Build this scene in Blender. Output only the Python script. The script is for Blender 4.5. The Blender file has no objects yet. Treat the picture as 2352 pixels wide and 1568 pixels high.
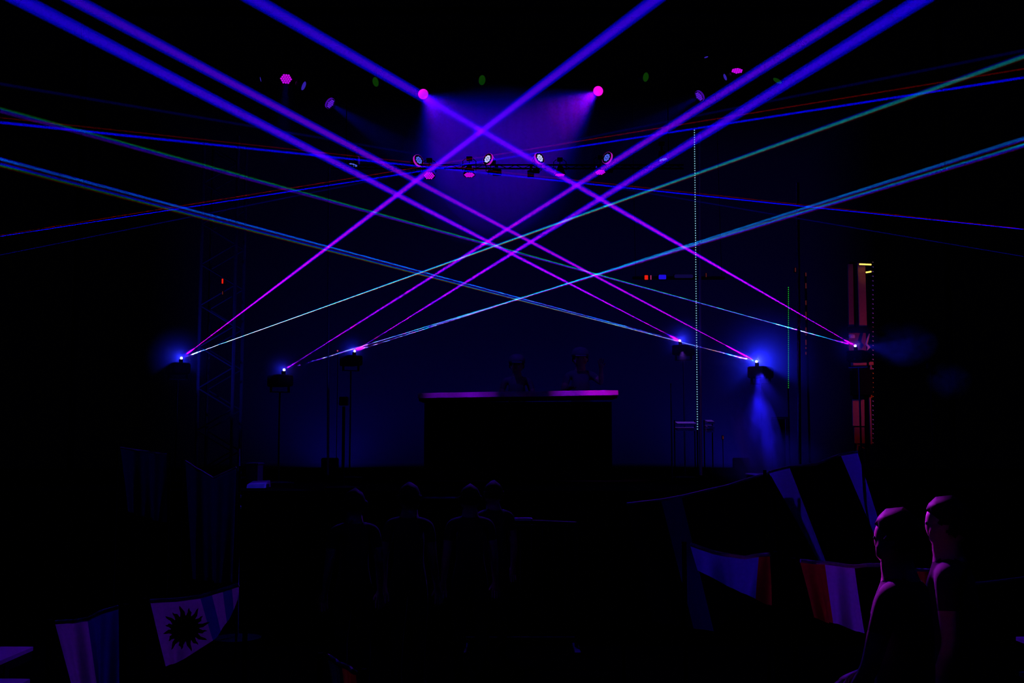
import bpy, bmesh, math, random
from mathutils import Vector, Matrix, Quaternion

random.seed(7)
S = bpy.context.scene
C = S.collection
PI = math.pi

# ------------------------------------------------------------------ camera
F = 2522.0                       # focal length in pixels of the 2352 x 1568 frame
TILT = math.atan(.0898)
EYE = Vector((0, 0, 2.05))
cam = bpy.data.cameras.new('camera')
cam_ob = bpy.data.objects.new('camera', cam)
C.objects.link(cam_ob)
cam_ob.location = EYE
cam_ob.rotation_euler = (PI / 2 + TILT, 0, 0)
cam.sensor_width = 36
cam.lens = 36 * F / 2352
cam.clip_end = 300
S.camera = cam_ob

# ------------------------------------------------------------------ world, exposure
W = bpy.data.worlds.new('night_sky')
S.world = W
W.use_nodes = True
W.node_tree.nodes['Background'].inputs[0].default_value = (.0003, .0003, .001, 1)
W.node_tree.nodes['Background'].inputs[1].default_value = .3
S.view_settings.view_transform = 'Standard'
S.view_settings.look = 'None'
S.view_settings.exposure = 0
S.view_settings.gamma = 1
S.view_settings.use_curve_mapping = False
try:
    S.cycles.volume_max_steps = 64
    S.cycles.max_bounces = 2
    S.cycles.adaptive_threshold = .03
    S.cycles.transparent_max_bounces = 64
except Exception:
    pass

FW = Vector((0, math.cos(TILT), math.sin(TILT)))
UP = Vector((0, -math.sin(TILT), math.cos(TILT)))
RT = Vector((1, 0, 0))
DECK = 1.5                       # height of the stage deck


def at(x, y, Y):
    """point at distance Y from the photographer that is seen at pixel x, y"""
    d = FW + RT * ((x - 1176) / F) + UP * ((784 - y) / F)
    return EYE + d * (Y / d.y)


def pxm(Y):
    return Y / F                 # metres per pixel at distance Y


# ------------------------------------------------------------------ materials
def newmat(name):
    m = bpy.data.materials.new(name)
    m.use_nodes = True
    m.node_tree.nodes.clear()
    return m, m.node_tree.nodes, m.node_tree.links


def surf(name, col, rough=.6, metal=0., var=.25, scale=12., bump=0., spec=.5):
    m, n, L = newmat(name)
    o = n.new('ShaderNodeOutputMaterial')
    b = n.new('ShaderNodeBsdfPrincipled')
    b.inputs['Roughness'].default_value = rough
    b.inputs['Metallic'].default_value = metal
    b.inputs['Specular IOR Level'].default_value = spec
    tc = n.new('ShaderNodeTexCoord')
    no = n.new('ShaderNodeTexNoise')
    no.inputs['Scale'].default_value = scale
    no.inputs['Detail'].default_value = 4
    L.new(tc.outputs['Object'], no.inputs['Vector'])
    mx = n.new('ShaderNodeMix')
    mx.data_type = 'RGBA'
    mx.inputs[6].default_value = (*[c * (1 - var) for c in col], 1)
    mx.inputs[7].default_value = (*[min(1, c * (1 + var)) for c in col], 1)
    L.new(no.outputs['Fac'], mx.inputs[0])
    L.new(mx.outputs[2], b.inputs['Base Color'])
    if bump:
        bp = n.new('ShaderNodeBump')
        bp.inputs['Strength'].default_value = bump
        L.new(no.outputs['Fac'], bp.inputs['Height'])
        L.new(bp.outputs[0], b.inputs['Normal'])
    L.new(b.outputs[0], o.inputs['Surface'])
    return m


def cloth(name, col, trans=.6, var=.15):
    """thin woven flag cloth: part of the light goes through it"""
    m, n, L = newmat(name)
    o = n.new('ShaderNodeOutputMaterial')
    d = n.new('ShaderNodeBsdfDiffuse')
    t = n.new('ShaderNodeBsdfTranslucent')
    mix = n.new('ShaderNodeMixShader')
    mix.inputs[0].default_value = trans
    tc = n.new('ShaderNodeTexCoord')
    no = n.new('ShaderNodeTexNoise')
    no.inputs['Scale'].default_value = 60
    L.new(tc.outputs['Object'], no.inputs['Vector'])
    mx = n.new('ShaderNodeMix')
    mx.data_type = 'RGBA'
    mx.inputs[6].default_value = (*[c * (1 - var) for c in col], 1)
    mx.inputs[7].default_value = (*[min(1, c * (1 + var)) for c in col], 1)
    L.new(no.outputs['Fac'], mx.inputs[0])
    L.new(mx.outputs[2], d.inputs[0])
    L.new(mx.outputs[2], t.inputs[0])
    L.new(d.outputs[0], mix.inputs[1])
    L.new(t.outputs[0], mix.inputs[2])
    L.new(mix.outputs[0], o.inputs['Surface'])
    return m


def glow(name, col, strength=1., sample=False):
    m, n, L = newmat(name)
    o = n.new('ShaderNodeOutputMaterial')
    e = n.new('ShaderNodeEmission')
    e.inputs[0].default_value = (*col, 1)
    e.inputs[1].default_value = strength
    L.new(e.outputs[0], o.inputs['Surface'])
    if not sample:
        m.cycles.emission_sampling = 'NONE'
    return m


def haze(name, dens, power=0., absorb=(0, 0, 0), length=None, noise=None, aniso=0., fall=0., radial=0., absorb_grows=False, start=0.):
    """haze: scatters light; thickens with distance z**power from the lamp, thins out to its end"""
    m, n, L = newmat(name)
    o = n.new('ShaderNodeOutputMaterial')
    s = n.new('ShaderNodeVolumeScatter')
    s.inputs['Density'].default_value = dens
    s.inputs['Anisotropy'].default_value = aniso

    def math_(op, a, b):
        k = n.new('ShaderNodeMath')
        k.operation = op
        for i, v in enumerate((a, b)):
            if isinstance(v, (int, float)):
                k.inputs[i].default_value = v
            else:
                L.new(v, k.inputs[i])
        return k.outputs[0]
    tc = n.new('ShaderNodeTexCoord')
    val = None
    if power or length:
        sp = n.new('ShaderNodeSeparateXYZ')
        L.new(tc.outputs['Object'], sp.inputs[0])
        z = math_('MAXIMUM', sp.outputs['Z'], .02)
        val = math_('MULTIPLY', math_('POWER', math_('ADD', z, start), power), dens)
        if length:
            e = math_('MAXIMUM', math_('SUBTRACT', 1., math_('DIVIDE', z, length)), 0.)
            val = math_('MULTIPLY', val, math_('POWER', e, fall or 1.))
    if noise:
        no = n.new('ShaderNodeTexNoise')
        no.inputs['Scale'].default_value = noise
        no.inputs['Detail'].default_value = 3
        no.inputs['Distortion'].default_value = .6
        L.new(tc.outputs['Object'], no.inputs['Vector'])
        f = math_('MAXIMUM', math_('MULTIPLY', math_('SUBTRACT', no.outputs['Fac'], .38), 4.), 0.)
        # thins towards the rim of the puff
        ln = n.new('ShaderNodeVectorMath')
        ln.operation = 'LENGTH'
        L.new(tc.outputs['Object'], ln.inputs[0])
        rim = math_('MAXIMUM', math_('SUBTRACT', 1., ln.outputs['Value']), 0.)
        val = math_('MULTIPLY', math_('MULTIPLY', f, rim), dens)
    if radial:
        ln = n.new('ShaderNodeVectorMath')
        ln.operation = 'LENGTH'
        L.new(tc.outputs['Object'], ln.inputs[0])
        val = math_('MULTIPLY', math_('POWER', math_('MAXIMUM', math_('SUBTRACT', 1., ln.outputs['Value']), 0.), radial), dens)
    if val is not None:
        L.new(val, s.inputs['Density'])
    out = s.outputs[0]
    mxa = max(absorb)
    if mxa > 0:
        a = n.new('ShaderNodeVolumeAbsorption')
        a.inputs['Color'].default_value = (*[1 - c / mxa for c in absorb], 1)
        a.inputs['Density'].default_value = mxa
        if absorb_grows:
            L.new(math_('MULTIPLY', z, mxa), a.inputs['Density'])
        ad = n.new('ShaderNodeAddShader')
        L.new(out, ad.inputs[0])
        L.new(a.outputs[0], ad.inputs[1])
        out = ad.outputs[0]
    L.new(out, o.inputs['Volume'])
    m.cycles.volume_sampling = 'EQUIANGULAR'
    m.cycles.volume_step_rate = 4.
    return m


M = dict(
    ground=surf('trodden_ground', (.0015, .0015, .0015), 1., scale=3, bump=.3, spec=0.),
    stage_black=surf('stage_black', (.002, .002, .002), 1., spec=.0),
    black=surf('black_metal', (.012, .012, .013), .55, .2),
    black_matt=surf('black_matt', (.004, .004, .004), 1., spec=.05),
    steel=surf('steel_tube', (.16, .16, .17), .4, .8),
    dull_steel=surf('dull_steel', (.10, .10, .11), .55, .3),
    white_paint=surf('white_paint', (.75, .75, .75), .6, var=.15, scale=30),
    board=surf('booth_white_board', (.72, .7, .72), .6, var=.12, scale=40),
    grey_paint=surf('grey_paint', (.35, .35, .36), .55),
    ply=surf('plywood', (.45, .20, .08), .75, var=.2, scale=25),
    plum=surf('dark_plywood', (.26, .07, .05), .75, var=.2, scale=25),
    rag=surf('pale_rag', (.8, .7, .6), .9),
    skin=surf('skin', (.55, .36, .28), .5, var=.08),
    hair=surf('dark_hair', (.02, .015, .012), .75, var=.4, scale=80, spec=.15),
    shirt_dark=surf('dark_shirt', (.02, .02, .024), .9, scale=40),
    shirt_grey=surf('grey_shirt', (.16, .16, .18), .9, scale=40),
    trousers=surf('dark_trousers', (.01, .01, .012), .9, scale=40),
    c_white=cloth('white_cloth', (.85, .85, .85)),
    c_paleblue=cloth('pale_blue_cloth', (.16, .26, .60)),
    c_blue=cloth('blue_cloth', (.05, .09, .42)),
    c_navy=cloth('navy_cloth', (.006, .010, .055)),
    c_black=cloth('black_cloth', (.002, .002, .003), .3),
    c_red=cloth('red_cloth', (.75, .04, .02)),
    c_green=cloth('green_cloth', (.02, .3, .06)),
    c_yellow=cloth('yellow_cloth', (.8, .45, .03)),
    sun=cloth('dark_sun_print', (.006, .004, .003), .2),
    l_pink=glow('pink_lens', (.60, .002, .80), 1.0),
    l_hot=glow('hot_pink_lens', (1.0, .004, .70), 1.15),
    l_white=glow('white_lens', (.55, .58, .95), 1.0),
    l_bluewhite=glow('blue_white_lens', (.07, .11, .75), 1.0),
    l_violet=glow('violet_lens', (.10, .008, .60), 1.0),
    l_dimblue=glow('dim_blue_lens', (.03, .012, .36), 1.0),
    l_green_reflection=glow('green_reflection_lens', (.003, .030, .001), 1.0),  # unlit lens; its green reflection is put in as a faint glow
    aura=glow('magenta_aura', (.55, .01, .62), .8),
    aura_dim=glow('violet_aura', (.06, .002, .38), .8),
    aperture=glow('laser_aperture', (.8, .85, 1.), 6.),
    led_white=glow('led_pixel_white', (.22, .50, .70), 1.),
    led_green=glow('led_pixel_green', (.02, .55, .05), 1.),
    led_red=glow('red_indicator', (.80, .012, .006), 1.),
    led_pinkbar=glow('pink_indicator', (.40, .03, .16), 1.),
    led_bluebox=glow('blue_indicator', (.012, .004, .72), 1.),
    led_dimred=glow('dim_red_indicator', (.07, .008, .012), 1.),
    amber=glow('amber_tube', (1., .55, .08), 2.5),
    screen_dim=glow('dim_blue_screen', (.004, .002, .045), 1.),
)


# ------------------------------------------------------------------ mesh helpers
class MB:
    def __init__(s):
        s.v, s.f = [], []

    def add(s, vs, fs):
        k = len(s.v)
        s.v += [tuple(p) for p in vs]
        s.f += [tuple(i + k for i in f) for f in fs]
        return s

    def box(s, c, d, rot=None, ch=0.):
        """box centred at c with sizes d, chamfered vertical edges when ch"""
        c = Vector(c)
        x, y, z = d[0] / 2, d[1] / 2, d[2] / 2
        if ch:
            o = [(x - ch, -y), (x, -y + ch), (x, y - ch), (x - ch, y), (-x + ch, y), (-x, y - ch), (-x, -y + ch), (-x + ch, -y)]
            rings = [(.88, -z), (1., -z + ch), (1., z - ch), (.88, z)]
            vs = [Vector((p[0] * k, p[1] * k, h)) for k, h in rings for p in o]
            n = 8
            fs = [(r * n + i, r * n + (i + 1) % n, (r + 1) * n + (i + 1) % n, (r + 1) * n + i) for r in range(3) for i in range(n)]
            fs += [tuple(range(n - 1, -1, -1)), tuple(range(3 * n, 4 * n))]
        else:
            vs = [Vector((a, b, e)) for e in (-z, z) for a, b in ((-x, -y), (x, -y), (x, y), (-x, y))]
            fs = [(3, 2, 1, 0), (4, 5, 6, 7), (0, 1, 5, 4), (1, 2, 6, 5), (2, 3, 7, 6), (3, 0, 4, 7)]
        if rot is not None:
            vs = [rot @ p for p in vs]
        return s.add([p + c for p in vs], fs)

    def tube(s, pts, r, n=8, r2=None):
        pts = [Vector(p) for p in pts]
        k = len(pts)
        vs, fs = [], []
        for j, p in enumerate(pts):
            t = (pts[min(j + 1, k - 1)] - pts[max(j - 1, 0)]).normalized()
            a = t.orthogonal().normalized() if j == 0 else (a - t * a.dot(t)).normalized()
            b = t.cross(a)
            rr = r if r2 is None else r + (r2 - r) * j / (k - 1)
            for i in range(n):
                w = 2 * PI * i / n
                vs.append(p + a * (rr * math.cos(w)) + b * (rr * math.sin(w)))
        for j in range(k - 1):
            for i in range(n):
                fs.append((j * n + i, j * n + (i + 1) % n, (j + 1) * n + (i + 1) % n, (j + 1) * n + i))
        fs += [tuple(range(n - 1, -1, -1)), tuple(range((k - 1) * n, k * n))]
        return s.add(vs, fs)

    def lathe(s, prof, n=20, mat=None):
        """profile of (r, z) about local z"""
        vs, fs = [], []
        k = len(prof)
        for r, z in prof:
            for i in range(n):
                w = 2 * PI * i / n
                vs.append(Vector((r * math.cos(w), r * math.sin(w), z)))
        for j in range(k - 1):
            for i in range(n):
                fs.append((j * n + i, j * n + (i + 1) % n, (j + 1) * n + (i + 1) % n, (j + 1) * n + i))
        fs += [tuple(range(n - 1, -1, -1)), tuple(range((k - 1) * n, k * n))]
        if mat is not None:
            vs = [mat @ p for p in vs]
        return s.add(vs, fs)

    def mesh(s, name, mat, smooth=False):
        me = bpy.data.meshes.new(name)
        me.from_pydata(s.v, [], s.f)
        me.validate()
        me.materials.append(M[mat] if isinstance(mat, str) else mat)
        if smooth:
            for p in me.polygons:
                p.use_smooth = True
        return me

    def build(s, name, mat, parent=None, smooth=False, loc=None):
        return link(name, s.mesh(name, mat, smooth), parent, loc)


def link(name, data, parent=None, loc=None):
    o = bpy.data.objects.new(name, data)
    C.objects.link(o)
    if parent is not None:
        o.parent = parent
    if loc is not None:
        o.location = loc
    return o


def tag(o, label, cat, group=None, kind=None):
    o['label'] = label
    o['category'] = cat
    if group:
        o['group'] = group
    if kind:
        o['kind'] = kind
    return o


def thing(name, label, cat, loc=(0, 0, 0), rz=0., group=None):
    o = link(name, None, None, loc)
    o.empty_display_size = .1
    o.rotation_euler = (0, 0, rz)
    return tag(o, label, cat, group)


def zrot(d):
    """rotation that turns local +z to d"""
    return Vector(d).normalized().to_track_quat('Z', 'Y')


def spot(name, loc, aim, col, power, angle, blend=.5, radius=.02, parent=None, origin=Vector((0, 0, 0))):
    """spot lamp at loc shining to aim; angle is the full cone in radians"""
    li = bpy.data.lights.new(name, 'SPOT')
    li.color = col
    li.energy = power
    base = max(angle, math.radians(2))
    li.spot_size = base
    li.spot_blend = blend
    li.shadow_soft_size = radius
    k = math.tan(angle / 2) / math.tan(base / 2)
    o = link(name, li, parent)
    q = (Vector(aim) - Vector(loc)).normalized().to_track_quat('-Z', 'Y')
    o.location = Vector(loc) - origin
    o.rotation_mode = 'QUATERNION'
    o.rotation_quaternion = q
    o.scale = (k, k, 1)
    return o


def point(name, loc, col, power, radius=.02, parent=None, origin=Vector((0, 0, 0))):
    li = bpy.data.lights.new(name, 'POINT')
    li.color = col
    li.energy = power
    li.shadow_soft_size = radius
    o = link(name, li, parent, Vector(loc) - origin)
    return o


# ================================================================== SETTING
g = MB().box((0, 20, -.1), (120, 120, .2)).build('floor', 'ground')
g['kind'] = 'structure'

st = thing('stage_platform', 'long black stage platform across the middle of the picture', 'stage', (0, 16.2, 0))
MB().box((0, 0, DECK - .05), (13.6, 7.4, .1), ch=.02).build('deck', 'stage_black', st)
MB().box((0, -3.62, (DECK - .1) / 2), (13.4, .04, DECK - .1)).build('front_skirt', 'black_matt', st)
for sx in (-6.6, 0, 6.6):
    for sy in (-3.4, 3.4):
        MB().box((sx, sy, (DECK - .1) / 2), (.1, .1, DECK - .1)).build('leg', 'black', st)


# ------------------------------------------------------------------ trusses and towers
def ladder_truss(name, label, A, B, h, nb):
    """two chords with zigzag braces, hanging level between A and B (lower chord)"""
    A, B = Vector(A), Vector(B)
    t = thing(name, label, 'truss', A)
    D = B - A
    upv = Vector((0, 0, h))
    for k in range(2):
        MB().tube([upv * k, D + upv * k], .012, 8).build('chord', 'black_matt', t)
    for i in range(nb):
        p = D * (i / nb) + upv * (i % 2)
        q = D * ((i + 1) / nb) + upv * ((i + 1) % 2)
        MB().tube([p, q], .005, 6).build('brace', 'black_matt', t)
    return t


def tower(name, label, x, y, w, top, nb, base=0., mat='dull_steel'):
    t = thing(name, label, 'truss tower', (x, y, base))
    H = top - base
    for sx in (-1, 1):
        for sy in (-1, 1):
            MB().tube([(sx * w / 2, sy * w / 2, 0.02), (sx * w / 2, sy * w / 2, H)], .024, 8).build('chord', mat, t)
    for sy in (-1, 1):
        for i in range(nb):
            s = 1 if i % 2 else -1
            MB().tube([(s * w / 2, sy * w / 2, .1 + (H - .2) * i / nb), (-s * w / 2, sy * w / 2, .1 + (H - .2) * (i + 1) / nb)], .011, 6).build('brace', mat, t)
    MB().box((0, 0, .012), (w + .2, w + .2, .024), ch=.004).build('base_plate', mat, t)
    return t


YU, YL = 18.0, 14.5              # distances of the rear and the front lighting truss
pl, pr = at(520, 105, YU), at(1850, 105, YU)
pl.z = pr.z = (pl.z + pr.z) / 2
ladder_truss('lighting_truss', 'black rear lighting truss high above the stage', pl, pr, .3, 40)
ql, qr = at(760, 387, YL), at(1570, 387, YL)
ql.z = qr.z = (ql.z + qr.z) / 2
ladder_truss('lighting_truss', 'black front lighting truss between the two low rows of lamps', ql, qr, .05, 44)
# chains that carry the trusses, and the roof frame they hang from
for x, Y, z, lab in ((ql.x + .2, YL, ql.z + .05, 'left end of the front truss'), (qr.x - .2, YL, ql.z + .05, 'right end of the front truss'),
                     (pl.x + .5, YU, pl.z + .3, 'left end of the rear truss'), (pr.x - .5, YU, pl.z + .3, 'right end of the rear truss')):
    tag(MB().tube([(x, Y, z), (x, Y, 9.2)], .006, 6).build('hoist_chain', 'black_matt'), 'dark hoist chain holding the ' + lab, 'chain')
rf = thing('overhead_frame', 'tall black frame of posts and girders around the lighting trusses', 'frame', (0, 16.4, DECK))
rf['kind'] = 'structure'
for y in (YL, YU):
    MB().box((0, y - 16.4, 9.26 - DECK), (14.6, .12, .12)).build('girder', 'black_matt', rf)
for x in (-7.2, 7.2):
    MB().box((x, 0, 9.26 - DECK), (.12, YU - YL, .12)).build('side_girder', 'black_matt', rf)
    for y in (YL, YU):
        MB().tube([(x, y - 16.4, -DECK), (x, y - 16.4, 9.2 - DECK)], .05, 10).build('post', 'black_matt', rf)

tl = at(505, 900, 15.7)
tower('truss_tower', 'dim blue-lit lattice tower left of the stage behind the hanging banners', tl.x, 15.7, .49, 6.4, 16, DECK)
# ================================================================== WASH LAMPS
# shared unit meshes (face diameter 1, face looks along +z)
u_body = MB().lathe([(.10, -.78), (.26, -.76), (.36, -.60), (.44, -.30), (.50, -.12), (.50, -.02), (.46, 0.)], 24).mesh('head_body', 'black', True)
u_plate = MB().lathe([(.46, -.03), (.46, .0), (.44, .012)], 24).mesh('lens_plate', 'black_matt')


def ring(r0, r1, z0, z1, n=28):
    b = MB()
    b.lathe([(r0, z0), (r1, z0), (r1, z1), (r0, z1), (r0, z0)], n)
    b.f = b.f[:-2]
    return b


u_bezel = ring(.455, .515, -.05, .03).mesh('bezel', 'black')
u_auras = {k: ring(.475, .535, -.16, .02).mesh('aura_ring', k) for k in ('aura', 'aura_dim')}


def lens_mesh(kind, mat):
    b = MB()
    spots = []
    if kind == 'hex':
        for row, cnt in ((-2, 3), (-1, 4), (0, 5), (1, 4), (2, 3)):
            for i in range(cnt):
                spots.append(((i - (cnt - 1) / 2) * .185, row * .165))
        r = .086
    elif kind == 'flower':
        spots = [(0, 0)] + [(.25 * math.cos(2 * PI * i / 8), .25 * math.sin(2 * PI * i / 8)) for i in range(8)]
        r = .105
    else:                        # one big smooth lens
        spots = [(0, 0)]
        r = .44
    for x, y in spots:
        h = .45 if kind != 'disc' else .18
        b.lathe([(r, .012), (r * .92, .012 + r * h * .5), (r * .6, .012 + r * h * .9), (r * .15, .012 + r * h)], 10 if kind != 'disc' else 24, Matrix.Translation((x, y, 0)))
    return b.mesh('lens_cluster', mat, True)


_lens = {}


def wash_lamp(label, px, py, Y, dpx, c, uv, lens, kind='hex', aura=None, hang=1, group='moving wash lamps'):
    """moving head lamp; seen at px,py with face width dpx, foreshortened to c towards direction uv"""
    P = at(px, py, Y)
    view = (P - EYE).normalized()
    r_ = RT
    u_ = r_.cross(view).normalized()
    d = Vector(uv).normalized() if Vector(uv).length else Vector((0, 0))
    s_ = math.sqrt(max(0, 1 - c * c))
    n = (-view * c + (r_ * d.x + u_ * d.y) * s_).normalized()
    D = dpx * pxm((P - EYE).length)
    back = P - n * (D * .40)                     # pivot of the head
    armr = D * .04
    base_c = back + Vector((0, 0, hang * D * 1.0))
    root = thing('wash_lamp', label, 'stage light', base_c, group=group)
    q = zrot(n)
    for nm, me in (('head_body', u_body), ('lens_plate', u_plate), ('bezel', u_bezel)):
        o = link(nm, me, root, P - base_c)
        o.rotation_mode = 'QUATERNION'
        o.rotation_quaternion = q
        o.scale = (D, D, D)
    key = (kind, lens)
    if key not in _lens:
        _lens[key] = lens_mesh(kind, lens)
    o = link('lens_cluster', _lens[key], root, P - base_c)
    o.rotation_mode = 'QUATERNION'
    o.rotation_quaternion = q
    o.scale = (D, D, D)
    if aura:
        o = link('aura_ring', u_auras[aura], root, P - base_c)
        o.rotation_mode = 'QUATERNION'
        o.rotation_quaternion = q
        o.scale = (D, D, D)
    side = n.cross(Vector((0, 0, 1)))
    side = side.normalized() if side.length > .05 else RT
    for s in (-1, 1):
        a0 = back - base_c + side * (s * D * .56)
        a1 = side * (s * D * .56) + Vector((0, 0, -hang * D * .2))
        MB().tube([a0, a1, side * (s * D * .3)], armr, 6).build('yoke_arm', 'black_matt', root)
    MB().box((0, 0, 0), (D * .5, D * .5, D * .3), ch=D * .04).build('base', 'black_matt', root)
    tz = (pl.z if Y == YU else (ql.z if hang > 0 else ql.z + .05)) - base_c.z
    MB().tube([(0, 0, hang * D * .15), (0, Y - base_c.y, tz)], armr, 6).build('clamp', 'black_matt', root)
    return root, P, n, base_c


def lamp_spot(rec, aim, col, power, angle, blend=.5, radius=.03):
    root, P, n, bc = rec
    d = (Vector(aim) - P).normalized()
    return spot('lamp_light', P + n * .05, aim, col, power, angle, blend, radius, root, bc)


A_ = wash_lamp('pink honeycomb lamp facing down, top left of the rear row', 657, 181, YU, 28, .86, (0, -1), 'l_pink')
B_ = wash_lamp('thin violet lamp seen edge-on just right of the top left pink lamp', 697, 197, YU, 23, .20, (.9, -.4), 'l_dimblue', 'disc')
C_ = wash_lamp('tiny dim blue lamp at the far left end of the rear row', 599, 182, YU, 12, .3, (-1, -.2), 'l_dimblue', 'disc')
D_ = wash_lamp('tilted violet lamp left of the left dull green lamp, sending a faint beam', 759, 238, YU, 24, .46, (.8, -.6), 'l_violet', aura='aura_dim')
E_ = wash_lamp('dull green lamp left of the left hot pink lamp', 863, 188, YU, 24, .66, (-.95, -.2), 'l_green_reflection', 'disc')
F_ = wash_lamp('dull green lamp between the two hot pink lamps', 1107, 184, YU, 25, .66, (.97, -.12), 'l_green_reflection', 'disc')
G_ = wash_lamp('dull green lamp right of the right hot pink lamp', 1483, 177, YU, 23, .66, (.97, -.12), 'l_green_reflection', 'disc')
H_ = wash_lamp('slanted dull green lamp at the right end of the rear row', 1786, 185, YU, 24, .3, (-.48, -.87), 'l_green_reflection', 'disc')
I_ = wash_lamp('left hot pink lamp pouring a wide violet cone to the right', 972, 216, YU, 26, .97, (.6, -.6), 'l_hot', 'disc')
J_ = wash_lamp('right hot pink lamp pouring a wide violet cone to the left', 1374, 209, YU, 25, .97, (-.6, -.6), 'l_hot', 'disc')
K_ = wash_lamp('flattened pink honeycomb lamp at the top right of the rear row', 1693, 162, YU, 28, .46, (0, -1), 'l_pink')
L_ = wash_lamp('thin blue lamp seen edge-on just left of the top right pink lamp', 1666, 177, YU, 17, .2, (-.9, -.4), 'l_dimblue', 'disc')
M_ = wash_lamp('tilted violet lamp on the right above the violet laser beams', 1606, 221, YU, 24, .45, (-.8, -.6), 'l_violet', aura='aura_dim')
N_ = wash_lamp('tiny dim blue lamp at the very top right of the rear row', 1622, 131, YU, 10, .35, (.3, -.9), 'l_dimblue', 'disc')

O_ = wash_lamp('nearly edge-on lamp of small white lights at the left end of the front row', 812, 378, YL, 28, .28, (-.3, -.95), 'l_bluewhite', 'flower')
P_ = wash_lamp('blue-white lamp with magenta rim, left of the front row', 962, 368, YL, 26, .60, (.86, .5), 'l_bluewhite', 'flower', 'aura', hang=-1)
Q_ = wash_lamp('bright white lamp with magenta rim, left of the middle pair', 1120, 365, YL, 26, .64, (-.86, .5), 'l_white', 'flower', 'aura', hang=-1)
R_ = wash_lamp('bright white lamp with magenta rim, right of the middle pair', 1240, 363, YL, 26, .62, (.86, .5), 'l_white', 'flower', 'aura', hang=-1)
S_ = wash_lamp('blue-white lamp with magenta rim, right of the front row', 1394, 362, YL, 26, .60, (-.86, .5), 'l_bluewhite', 'flower', 'aura', hang=-1)
T_ = wash_lamp('nearly edge-on lamp of small white lights at the right end of the front row', 1523, 366, YL, 26, .3, (.3, -.95), 'l_bluewhite', 'flower')
U_ = wash_lamp('leftmost speckled pink lamp hanging under the front truss', 986, 403, YL, 27, .68, (0, -1), 'l_pink')
V_ = wash_lamp('second speckled pink lamp from the left under the front truss', 1078, 401, YL, 27, .46, (0, -1), 'l_pink')
W_ = wash_lamp('flattest pink lamp under the front truss, third from the left', 1286, 401, YL, 25, .28, (0, -1), 'l_pink')
X_ = wash_lamp('rightmost pink lamp hanging under the front truss', 1379, 395, YL, 25, .52, (.1, -1), 'l_pink')

# lamps that light the DJ table from in front and above
ft = [at(1040, 905, 15.0), at(1100, 905, 15.0), at(1340, 902, 15.0), at(1400, 902, 15.0)]
lamp_spot(U_, ft[0] + Vector((0, 0, .02)), (.26, .0, 1.), 210, .30, .8)
lamp_spot(V_, at(1190, 850, 15.95), (.05, .02, 1.), 40, .30, .8)  # blue spot added to this lamp to brighten the left DJ
lamp_spot(W_, at(1335, 840, 16.0), (.05, .02, 1.), 40, .30, .8)  # blue spot added to this lamp to brighten the right DJ
lamp_spot(V_, ft[1], (.26, .0, 1.), 160, .20, .9)
lamp_spot(W_, ft[2], (.34, .0, 1.), 330, .34, .8)
lamp_spot(X_, ft[3], (.75, .0, .9), 300, .30, .8)


# ------------------------------------------------------------------ light shafts in the haze
def shaft(name, label, A, d, length, r0, r1, mat, cat, group=None, n=20):
    """body of haze that one lamp shines through, from A along d"""
    b = MB()
    k = 6
    b.lathe([(r0 + (r1 - r0) * i / k, .03 + (length - .03) * i / k) for i in range(k + 1)], n)
    o = b.build(name, mat)
    o.location = A
    o.rotation_mode = 'QUATERNION'
    o.rotation_quaternion = zrot(d)
    return tag(o, label, cat, group)


def wash_cone(rec, label, aim, length, half, dens, cols, cone_half=None):
    root, P, n, bc = rec
    d = (Vector(aim) - P).normalized()
    mat = haze('lamp_haze', dens, absorb=(.34, 0, 0))
    src = P + d * .03
    b = MB()
    tn = math.tan(half)
    L_ = length
    prof = [(.10, .02), (.10 + .2 * L_ * tn, .2 * L_), (.10 + .5 * L_ * tn, .5 * L_), (.10 + .62 * L_ * tn, .66 * L_), (.10 + .60 * L_ * tn, .78 * L_), (.40 * L_ * tn, .90 * L_), (.02, L_)]
    b.lathe(prof, 24)                # widens along the light, rounded off where the haze ends
    o = b.build('light_cone', mat)
    o.location = src
    o.rotation_mode = 'QUATERNION'
    o.rotation_quaternion = zrot(d)
    tag(o, label, 'light beam', 'cones of lamp light in the haze')
    for col, power, ang in cols:
        spot('lamp_light', src, src + d, col, power, ang, .75, .03, root, bc)


aimI = at(1150, 420, 15.2)
aimJ = at(1080, 430, 15.2)
wash_cone(I_, 'violet cone of haze-lit light spreading right from the left hot pink lamp', aimI, 4.4, math.radians(22), .07,
          [((0, 0, 1.), 1150, math.radians(42)), ((1., 0, 0), 520, math.radians(34))])
wash_cone(J_, 'violet cone of haze-lit light spreading left from the right hot pink lamp', aimJ, 4.4, math.radians(22), .07,
          [((0, 0, 1.), 1150, math.radians(42)), ((1., 0, 0), 760, math.radians(34))])
wash_cone(D_, 'faint dark blue beam falling right from the tilted violet lamp on the left', at(960, 372, 16.5), 3.6, math.radians(8), .10,
          [((0, 0, 1.), 150, math.radians(15))])
wash_cone(M_, 'faint dark blue beam falling left from the tilted violet lamp on the right', at(1440, 320, 16.8), 2.6, math.radians(8), .10,
          [((0, 0, 1.), 80, math.radians(15))])
wash_cone(A_, 'very faint blue beam falling straight down from the top left pink lamp', at(650, 330, 17.0), 2.2, math.radians(7), .10,
          [((0, 0, 1.), 40, math.radians(13))])

# ================================================================== LASERS
LASER = {}


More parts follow.
